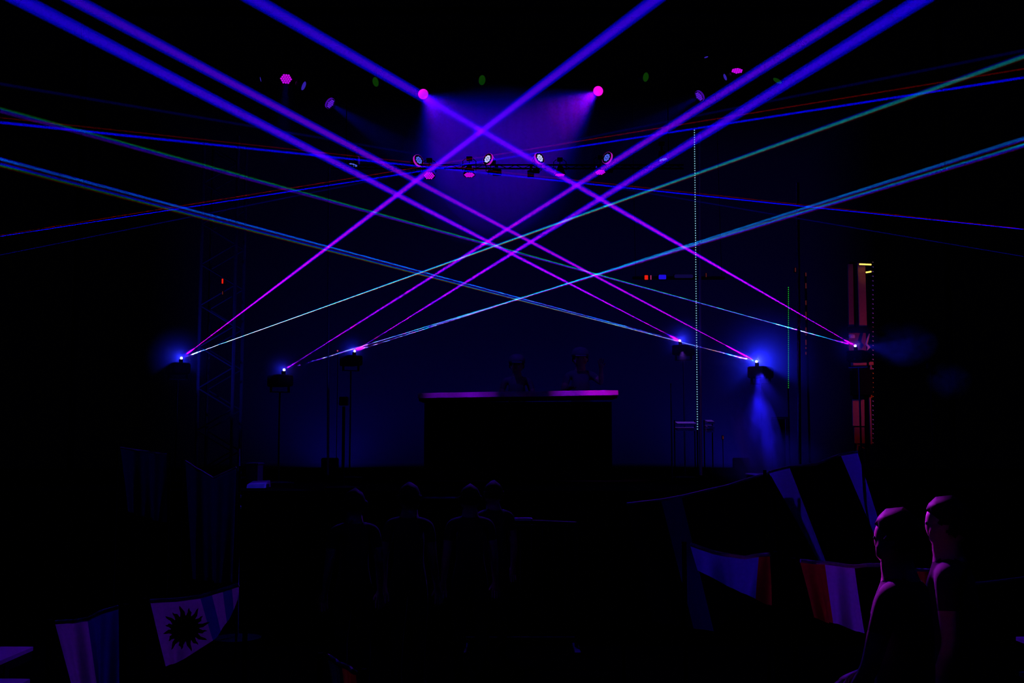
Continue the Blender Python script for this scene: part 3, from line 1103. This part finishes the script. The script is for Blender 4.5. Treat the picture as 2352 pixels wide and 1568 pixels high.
def tbox(name, x0, y0, x1, y1, mat, dy=0., th=.03, roll=0., parent=None):
    a, c = at(x0, y0, YT), at(x1, y1, YT)
    cen = (a + c) / 2 - Vector((to.x, YT, DECK))
    return MB().box((cen.x, dy, cen.z), (abs(c.x - a.x), th, abs(a.z - c.z)), Matrix.Rotation(roll, 3, 'Y'), ch=.003).build(name, mat, parent or tw)


tbox('panel', 1947, 606, 1963, 752, 'plum', .02, roll=.012)
tbox('panel', 1969, 604, 1991, 752, 'ply', .0)
tbox('panel', 1950, 764, 1991, 818, 'plum', .03)
tbox('panel', 1957, 917, 1986, 978, 'ply', .0, roll=.015)
tbox('panel', 1961, 981, 1986, 1018, 'plum', .0)
tbox('side_strip', 1995, 912, 2002, 1020, 'ply', -.02)
tbox('side_strip', 1997, 842, 2002, 868, 'ply', -.02)
tbox('side_strip', 1998, 894, 2002, 914, 'ply', -.02)
tbox('plank', 1953, 832, 2000, 840, 'ply', -.05, .16, -.02)
tbox('crossbar', 1945, 752, 2003, 762, 'black_matt', -.04, .06)
tbox('dark_case', 1956, 850, 1995, 908, 'black_matt', -.06, .3)
tbox('upright', 1987, 600, 1994, 1096, 'black_matt', .06, .05)
tbox('upright', 1964, 600, 1968, 1096, 'black_matt', .06, .05)
tbox('foot_rail', 1950, 1057, 1974, 1061, 'plum', -.02, .03)
tbox('foot_post', 1966, 1022, 1971, 1060, 'plum', .0, .03, .08)
o3 = Vector((to.x, YT, DECK))
MB().tube([at(1963, 1016, YT) - o3, at(1986, 1030, YT) - o3], .008, 6).build('brace', 'plum', tw)
b = MB()
for i in range(40):
    p = at(2002.5, 603 + i * 10.6, YT) - o3
    b.box(p + Vector((.006, -.03, 0)), (.020, .02, .010), Matrix.Rotation(.5, 3, 'Y'))
e = b.build('edge_hooks', 'rag', tw)
e['kind'] = 'stuff'
for x0, y0, x1, y1, lab in ((1974, 606.5, 2001, 607.5, 'longer amber light tube at the top of the orange-lit tower'), (1989, 625.5, 2001, 623.5, 'shorter amber light tube just below the top of the orange-lit tower')):
    a, c = at(x0, y0, YT - .12), at(x1, y1, YT - .12)
    t = thing('amber_light_tube', lab, 'light', (a + c) / 2, group='amber tubes on the tower')
    h = (c - a) / 2
    MB().tube([-h, h], .011, 10).build('glowing_tube', 'amber', t)
    MB().tube([-h * 1.0 + Vector((0, .03, 0)), h + Vector((0, .03, 0))], .014, 6).build('holder', 'black', t)
    tm = (a + c) / 2 + Vector((0, -.03, -.03))
    spot('tube_light', tm, tm + Vector((0, 1, -1.5)), (1., .12, .01), .04, math.radians(150), .5, .03, t, (a + c) / 2)
# rag-like cloths and cable tied to the tower
rp = [at(1997, 766, YT - .1), at(1993, 778, YT - .1), at(1990, 790, YT - .1), at(1996, 797, YT - .1), at(1992, 804, YT - .1)]
b = MB()
vs = []
for i, p in enumerate(rp):
    w = (.006, .016, .018, .022, .006)[i]
    vs += [p + Vector((-w, -.01, 0)), p + Vector((w, .0, 0)), p + Vector((w * .6, .02, 0)), p + Vector((-w * .6, .02, 0))]
fs = [(i * 4 + j, i * 4 + (j + 1) % 4, (i + 1) * 4 + (j + 1) % 4, (i + 1) * 4 + j) for i in range(4) for j in range(4)] + [(3, 2, 1, 0), (16, 17, 18, 19)]
tag(b.add(vs, fs).build('hanging_rag', 'rag', None, True), 'pale twisted rag tied to the right side of the orange-lit tower', 'cloth')
p = at(1957, 772, YT - .1)
b = MB().box((0, 0, 0), (.09, .04, .055), ch=.016)
tag(b.build('folded_cloth', 'rag', None, True, p), 'small pale folded cloth beside the far right laser', 'cloth')
tag(MB().tube([at(1989, 805, YT - .1), at(1994, 818, YT - .1), at(1999, 832, YT - .1), at(2001, 842, YT - .1)], .006, 6).build('thin_cable', 'rag'),
    'thin pale cable hanging on the orange-lit tower', 'cable')
# amber flood lamp added to light the panels evenly
fl = Vector((to.x + .62, 14.9, DECK))
am = thing('added_amber_flood', 'small black flood lamp added on a stand before the orange-lit tower', 'stage light', fl)
lz = at(1990, 840, 14.9).z - DECK
MB().box((0, 0, lz), (.10, .06, .08), ch=.01).build('housing', 'black_matt', am)
MB().tube([(0, 0, .02), (0, 0, lz - .03)], .012, 8).build('pole', 'black_matt', am)
MB().lathe([(.15, 0), (.15, .012), (.02, .025)], 16).build('base', 'black_matt', am)
spot('added_flood_light', fl + Vector((0, .05, lz)), Vector((to.x, YT, DECK + lz + .05)), (1., .08, .02), 13., math.radians(110), .5, .05, am, fl)


# ------------------------------------------------------------------ LED strips
def led_strip(label, x0, y0, x1, y1, Y, pitch, mat, dot):
    a, c = at(x0, y0, Y), at(x1, y1, Y)
    t = thing('led_strip', label, 'light', c)
    MB().tube([a - c + Vector((0, .02, 0)), Vector((0, .02, 0)), Vector((0, .02, DECK - c.z))], .012, 6).build('backing_bar', 'black_matt', t)
    n = int((c - a).length / (pitch * pxm(Y)))
    b = MB()
    for i in range(n):
        p = (a - c) * (1 - i / (n - 1))
        b.box(p, (dot, .012, dot), ch=dot * .2)
    o = b.build('led_pixels', mat, t)
    o['kind'] = 'stuff'
    return t


led_strip('tall strip of pale white LED pixels standing right of the DJ table', 1595, 299, 1602, 985, 17.2, 5.6, 'led_white', .015)
led_strip('shorter strip of green LED pixels left of the orange-lit tower', 1811, 660, 1811, 890, 17.0, 4.4, 'led_green', .011)
tag(MB().tube([at(1607, 300, 17.4), at(1607, 520, 17.4), at(1608, 985, 17.4), (at(1608, 985, 17.4).x, 17.4, DECK)], .025, 8).build('steel_pole', 'dull_steel'), 'dim steel pole right behind the white LED strip', 'pole')
tag(MB().tube([at(1832, 420, 13.4), (at(1832, 900, 13.4).x, 13.4, DECK)], .022, 10).build('steel_pole', 'steel'), 'dim steel pole left of the orange-lit tower', 'pole')
tag(MB().tube([at(756, 380, 17.4), (at(756, 900, 17.4).x, 17.4, DECK)], .02, 8).build('steel_pole', 'dull_steel'), 'dim steel pole at the back left of the stage', 'pole')

# ------------------------------------------------------------------ small gear at the back right
YB = 17.6
rb = at(1560, 637, YB)
bar = thing('light_bar', 'dark horizontal bar behind the DJ table carrying small coloured lights', 'bar', rb)
MB().box((0, .06, 0), (1.5, .05, .05), ch=.005).build('bar', 'black_matt', bar)
for x in (-.7, .7):
    MB().tube([(x, YU - YB, 9.2 - rb.z), (x, .06, .02)], .004, 6).build('wire', 'black_matt', bar)


def indicator(name, label, x0, y0, x1, y1, mat, Y=YB, cat='light', stand=False):
    a, c = at(x0, y0, Y), at(x1, y1, Y)
    cen = (a + c) / 2
    t = thing(name, label, cat, cen)
    w, h = abs(c.x - a.x), abs(a.z - c.z)
    MB().box((0, .02, 0), (w + .016, .03, h + .016), ch=.003).build('case', 'black_matt', t)
    if stand:
        MB().tube([(0, .02, DECK - cen.z), (0, .02, 0)], .005, 6).build('stand', 'black_matt', t)
    MB().box((0, 0, 0), (w, .014, h), ch=min(w, h) * .15).build('lit_panel', mat, t)


indicator('red_panel_light', 'small square red light left of the blue one', 1480.5, 632, 1488.5, 642, 'led_red')
indicator('pink_bar_light', 'thin pink light between the red and the blue one', 1494, 632, 1496, 642, 'led_pinkbar')
indicator('blue_panel_light', 'small rectangular blue light left of the white LED strip', 1513, 631, 1530, 641, 'led_bluebox')
indicator('dim_screen', 'long dim blue screen behind the white LED strip', 1549, 630, 1592, 638, 'screen_dim', cat='screen')
indicator('red_marker_light', 'faint reddish light just right of the white LED strip', 1621, 627, 1623, 636, 'led_dimred')
indicator('red_marker_light', 'tiny red light high at the left above the far left laser', 509.5, 640, 512.5, 651, 'led_red', 14.9)
indicator('red_marker_light', 'faint red light below the tiny red one at the left', 510.5, 669, 512, 676, 'led_dimred', 14.9)
indicator('red_marker_light', 'tiny faint orange light at the top of the dim pole on the right', 1826, 615, 1828, 624, 'led_dimred', 13.37)
indicator('red_marker_light', 'tiny red light low on the stage right of the metal shelf', 1660, 1001, 1661.5, 1008, 'led_dimred', 14.0, stand=True)
indicator('red_marker_light', 'tiny magenta light left of the left inner laser', 774, 804, 777, 807, 'led_pinkbar', 15.5, stand=True)
sa = at(1851, 625, 16.6)
rs = thing('red_light_strip', 'broken strip of dim red dashes left of the orange-lit tower', 'light', (sa.x, 16.6, DECK))
MB().tube([(0, .03, 0), (0, .03, sa.z - DECK)], .016, 6).build('backing_bar', 'black_matt', rs)
for y0, y1 in ((626, 634), (650, 662), (690, 700), (716, 734), (752, 770), (780, 792), (797, 801), (808, 814)):
    a, c = at(1851, y0, 16.6), at(1851, y1, 16.6)
    MB().box(((a.x - sa.x), 0, (a.z + c.z) / 2 - DECK), (.012, .012, a.z - c.z)).build('red_dash', 'led_dimred', rs)

# metal shelf below the right inner laser
sh = at(1595, 1000, 14.6)
rk = thing('metal_shelf', 'low metal shelf unit at the foot of the white LED strip', 'shelf', (sh.x, 14.6, DECK))
so_ = Vector((sh.x, 14.6, DECK))
for y0, x0, x1 in ((972, 1556, 1599), (985, 1556, 1599), (968, 1625, 1641), (980, 1624, 1641), (988, 1624, 1641)):
    a, c = at(x0, y0, 14.6) - so_, at(x1, y0, 14.6) - so_
    MB().box(((a.x + c.x) / 2, .1, a.z), (c.x - a.x, .22, .026), Matrix.Rotation(.12, 3, 'X')).build('shelf_board', 'white_paint', rk)
for x in (1554, 1601, 1623, 1642):
    a = at(x, 964, 14.6) - so_
    MB().box((a.x, .2, a.z / 2), (.012, .03, a.z)).build('upright', 'black_matt', rk)
a = at(1541, 880, 14.6)
tag(MB().tube([(a.x, 14.6, DECK), (a.x, 14.6, a.z)], .010, 8).build('mic_stand', 'steel'), 'thin metal stand left of the metal shelf', 'stand')
# framed panel at right
fa = at(1790, 980, 15.0)
fp = thing('framed_panel', 'dim reddish framed panel left of the dim pole on the right', 'panel', (fa.x, 15.0, DECK))
fo = Vector((fa.x, 15.0, DECK))
for nm, x0, y0, x1, y1 in (('top_rail', 1772, 957, 1811, 962), ('side_rail', 1805, 962, 1811, 1000)):
    p, q = at(x0, y0, 15.0) - fo, at(x1, y1, 15.0) - fo
    MB().box(((p.x + q.x) / 2, 0, (p.z + q.z) / 2), (q.x - p.x, .03, p.z - q.z)).build(nm, 'plum', fp)
p, q = at(1772, 962, 15.0) - fo, at(1805, 1040, 15.0) - fo
MB().box(((p.x + q.x) / 2, .02, p.z / 2), (q.x - p.x, .02, p.z)).build('sheet', 'black_matt', fp)

# ------------------------------------------------------------------ left of the stage
pa = at(548, 1030, 11.6)
pb = at(550, 1205, 11.6)
sp = thing('banner_pole', 'bright blue-lit metal pole at the left before the stage', 'pole', (pb.x, 11.6, 0))
ox = Vector((pb.x, 11.6, 0))
MB().tube([(0, 0, .02), (pa.x - pb.x, 0, pa.z)], .016, 10).build('tube', 'grey_paint', sp)
MB().lathe([(.25, 0), (.25, .015), (.03, .03)], 18).build('base', 'black', sp)
for y in (1085, 1140, 1165):
    c = at(548.5, y, 11.6) - ox
    MB().lathe([(.02, -.018), (.026, -.012), (.026, .012), (.02, .018)], 12, Matrix.Translation(c)).build('clamp', 'steel', sp)
c = at(535, 1150, 11.6) - ox
MB().tube([at(549, 1150, 11.6) - ox, c], .008, 6).build('clamp_lever', 'steel', sp)
mo = at(594, 1103, 12.9)
mw = thing('monitor_speaker', 'blue-lit wedge monitor speaker at the left front of the stage', 'speaker', (mo.x, 12.9, DECK))
w_, h_ = 40 * pxm(12.9), at(0, 1100, 12.9).z - DECK
h_ = max(h_ * .5, .07)
vs = [(-w_ / 2, -.16, 0), (w_ / 2, -.16, 0), (w_ / 2, .18, 0), (-w_ / 2, .18, 0), (-w_ / 2, -.13, h_ * .55), (w_ / 2, -.13, h_ * .8), (w_ / 2, .15, h_ * 1.15), (-w_ / 2, .15, h_)]
MB().add(vs, [(3, 2, 1, 0), (4, 5, 6, 7), (0, 1, 5, 4), (1, 2, 6, 5), (2, 3, 7, 6), (3, 0, 4, 7)]).build('cabinet', 'grey_paint', mw)
for s in (-1, 1):
    MB().box((s * (w_ / 2 + .006), 0, h_ * .3), (.01, .12, .04), ch=.002).build('side_handle', 'black', mw)
cs = at(584, 1100, 13.4)
ck = thing('flight_case', 'dim blue-lit equipment case behind the wedge monitor', 'case', (cs.x, 13.4, DECK))
hh = at(584, 1062, 13.4).z - DECK
MB().box((0, 0, hh / 2), (27 * pxm(13.4), .3, hh), ch=.008).build('box', 'dull_steel', ck)
MB().box((0, -.004, hh - .012), (31 * pxm(13.4), .33, .022), ch=.004).build('lid', 'dull_steel', ck)
for s in (-1, 1):
    MB().box((s * .05, -.155, hh * .55), (.02, .012, .04)).build('catch', 'steel', ck)

# pale strip cut to the lit stretch of the stage edge and crowd barrier
a, c = at(958, 1142, 12.54), at(1062, 1142, 12.54)
tr = MB().box(((a.x + c.x) / 2, 12.49, a.z), (c.x - a.x, .03, .02), ch=.003).build('trim_1', 'white_paint')
tr['kind'] = 'structure'
br = at(1195, 1192, 11.0)
bb = thing('crowd_barrier', 'dark crowd barrier with a blue-lit top rail before the stage', 'barrier', (br.x, 11.0, 0))
MB().box((0, 0, br.z), (56 * pxm(11.), .05, .03), ch=.008).build('top_plate', 'white_paint', bb)
for s in (-1, 1):
    MB().tube([(s * .55, 0, .03), (s * .55, 0, br.z - .03), (s * .12, 0, br.z - .02)], .018, 8).build('frame_tube', 'black', bb)
    MB().box((s * .55, 0, .015), (.06, .5, .03), ch=.006).build('foot', 'black', bb)
for i in range(9):
    MB().tube([(-.44 + i * .11, 0, .12), (-.44 + i * .11, 0, br.z - .06)], .007, 6).build('bar', 'black', bb)
for z in (.12, br.z - .06):
    MB().tube([(-.55, 0, z), (.55, 0, z)], .012, 6).build('rail', 'black', bb)

# ================================================================== SMOKE AND STAGE HAZE


def puff(name, label, c, size, dens, noise, seed, cat='smoke', rot=0.):
    bm = bmesh.new()
    bmesh.ops.create_icosphere(bm, subdivisions=3, radius=1.)
    me = bpy.data.meshes.new(name)
    bm.to_mesh(me)
    bm.free()
    me.materials.append(haze(name + '_smoke', dens, noise=noise))
    o = tag(link(name, me, None, c), label, cat, kind='stuff')
    o.scale = size
    o.rotation_euler = (0, rot, 0)
    return o


cp = at(1776, 1089, 13.3)
sm = thing('lit_deck_box', 'low pale-topped box added for the lit patch of deck below the smoke plume', 'case', (cp.x, 13.5, DECK))  # added box; its pale top stands in for the lit deck
hz_ = cp.z - DECK
MB().box((0, 0, (hz_ - .02) / 2), (.44, .62, hz_ - .02), ch=.015).build('body', 'black', sm)
MB().box((0, 0, hz_ - .01), (.46, .64, .022), ch=.006).build('lid', 'white_paint', sm)
for sx in (-1, 1):
    MB().box((sx * .1, -.317, hz_ * .55), (.03, .014, .05), ch=.003).build('catch', 'steel', sm)
ps = at(1738, 995, 13.6)
puff('smoke_plume', 'blue-lit smoke plume rising below the right-hand laser', ps, (.30, .28, .72), 24., 1.5, 1, rot=math.radians(-15))
puff('smoke_plume', 'wide faint smoke at the foot of the blue plume', at(1780, 1060, 13.8), (.9, .4, .42), 1.6, 1.6, 2)
puff('smoke_puff', 'faint dark blue smoke right of the orange-lit tower', at(2075, 790, 14.2), (.46, .3, .32), 1.2, 1.6, 3)
puff('smoke_puff', 'fainter smoke further right of the orange-lit tower', at(2180, 875, 14.2), (.3, .25, .26), .9, 1.6, 4)
root, A, base, d = LASER['R2']
spot('smoke_fill_light', A + Vector((-.02, -.16, -.14)), at(1748, 1000, 13.6), (.01, .006, 1.), 170, math.radians(24), .6, .02, root, base)  # spot added below the laser to brighten the plume
spot('smoke_wide_fill_light', A + Vector((.02, -.16, -.15)), at(1790, 1080, 13.6), (.02, .012, 1.), 40, math.radians(70), .7, .02, root, base)  # wide spot added to brighten the low smoke
root, A, base, d = LASER['R1']
spot('shelf_fill_light', A + Vector((0, -.2, -.18)), at(1600, 985, 14.6), (.22, .05, 1.), 22, math.radians(50), .6, .02, root, base)  # spot added to brighten the shelf boards
root, A, base, d = LASER['R3']
spot('smoke_fill_light', A + Vector((.12, -.05, .0)), at(2110, 815, 14.2), (.02, .02, 1.), 16, math.radians(50), .6, .02, root, base)  # spot added beside the laser for the faint puffs

hb = MB().box((0, 0, 0), (13.5, 4.6, 6.9)).build('stage_haze', haze('stage_haze', .06), None, False, (0, 22.4, 5.0))
tag(hb, 'thin dark blue haze filling the back of the stage', 'haze', kind='stuff')
for px, py, Y, pw, lab in ((760, 1010, 19.6, 80, 'left'), (1180, 1010, 19.6, 70, 'middle'), (1700, 1010, 19.6, 130, 'right')):  # blue floods added low at the back to light the haze
    p = at(px, py, Y)
    p.z = DECK + .13
    t = thing('added_haze_flood', 'black flood lamp added to light the haze at the back %s of the stage' % lab, 'stage light', (p.x, p.y, p.z))
    MB().box((0, -.06, 0), (.3, .1, .22), ch=.02).build('housing', 'black_matt', t)
    MB().box((0, -.06, (DECK - p.z) / 2 - .05), (.06, .06, max(.05, p.z - DECK - .1))).build('pole', 'black_matt', t)
    spot('added_flood_light', p + Vector((0, .05, 0)), p + Vector((0, 1, .8)), (.015, .01, 1.), pw, math.radians(140), .8, .1, t, p)

# stage wash added under the front truss to light flags and crowd
wp = Vector((-.2, 14.3, ql.z - .09))
t = thing('added_crowd_wash', 'black crowd wash lamp added in the middle under the front truss', 'stage light', wp)
MB().box((0, .05, 0), (.12, .1, .07), ch=.012).build('housing', 'black_matt', t)
MB().box((0, .12, .085), (.03, .2, .03)).build('clamp', 'black_matt', t)
spot('crowd_fill_light', wp + Vector((0, -.03, 0)), (0, 5.5, 1.), (.20, .015, 1.), 380, math.radians(70), .6, .06, t, wp)
# violet follow spot from the left of the front truss on the two people at the right
vp = Vector((.25, 14.35, ql.z - .09))
t = thing('violet_spot_lamp', 'black spot lamp right of the crowd wash lamp under the front truss', 'stage light', vp)
MB().box((0, .08, 0), (.09, .16, .07), ch=.012).build('housing', 'black_matt', t)
MB().box((0, .12, .085), (.03, .2, .03)).build('clamp', 'black_matt', t)
spot('spot_light', vp + Vector((0, -.06, 0)), (1.76, 4.95, 1.60), (.62, .02, 1.), 9000, math.radians(4.6), .35, .03, t, vp)
# small blue lamp added to light the wedge monitor and pole at the left
lp = Vector((-1.95, 12.75, 2.5))
t = thing('added_blue_spot', 'black spot lamp added on a pole at the left of the stage', 'stage light', (lp.x, lp.y, DECK))
MB().tube([(0, 0, .02), (0, 0, lp.z - DECK - .06)], .018, 8).build('pole', 'black_matt', t)
MB().lathe([(.2, 0), (.2, .012), (.03, .03)], 16).build('base', 'black_matt', t)
MB().box((0, 0, lp.z - DECK), (.1, .12, .1), ch=.01).build('housing', 'black_matt', t)
spot('spot_light', lp + Vector((-.08, -.03, -.03)), (-2.95, 12.2, 1.45), (.03, .02, 1.), 60, math.radians(62), .5, .02, t, Vector((lp.x, lp.y, DECK)))
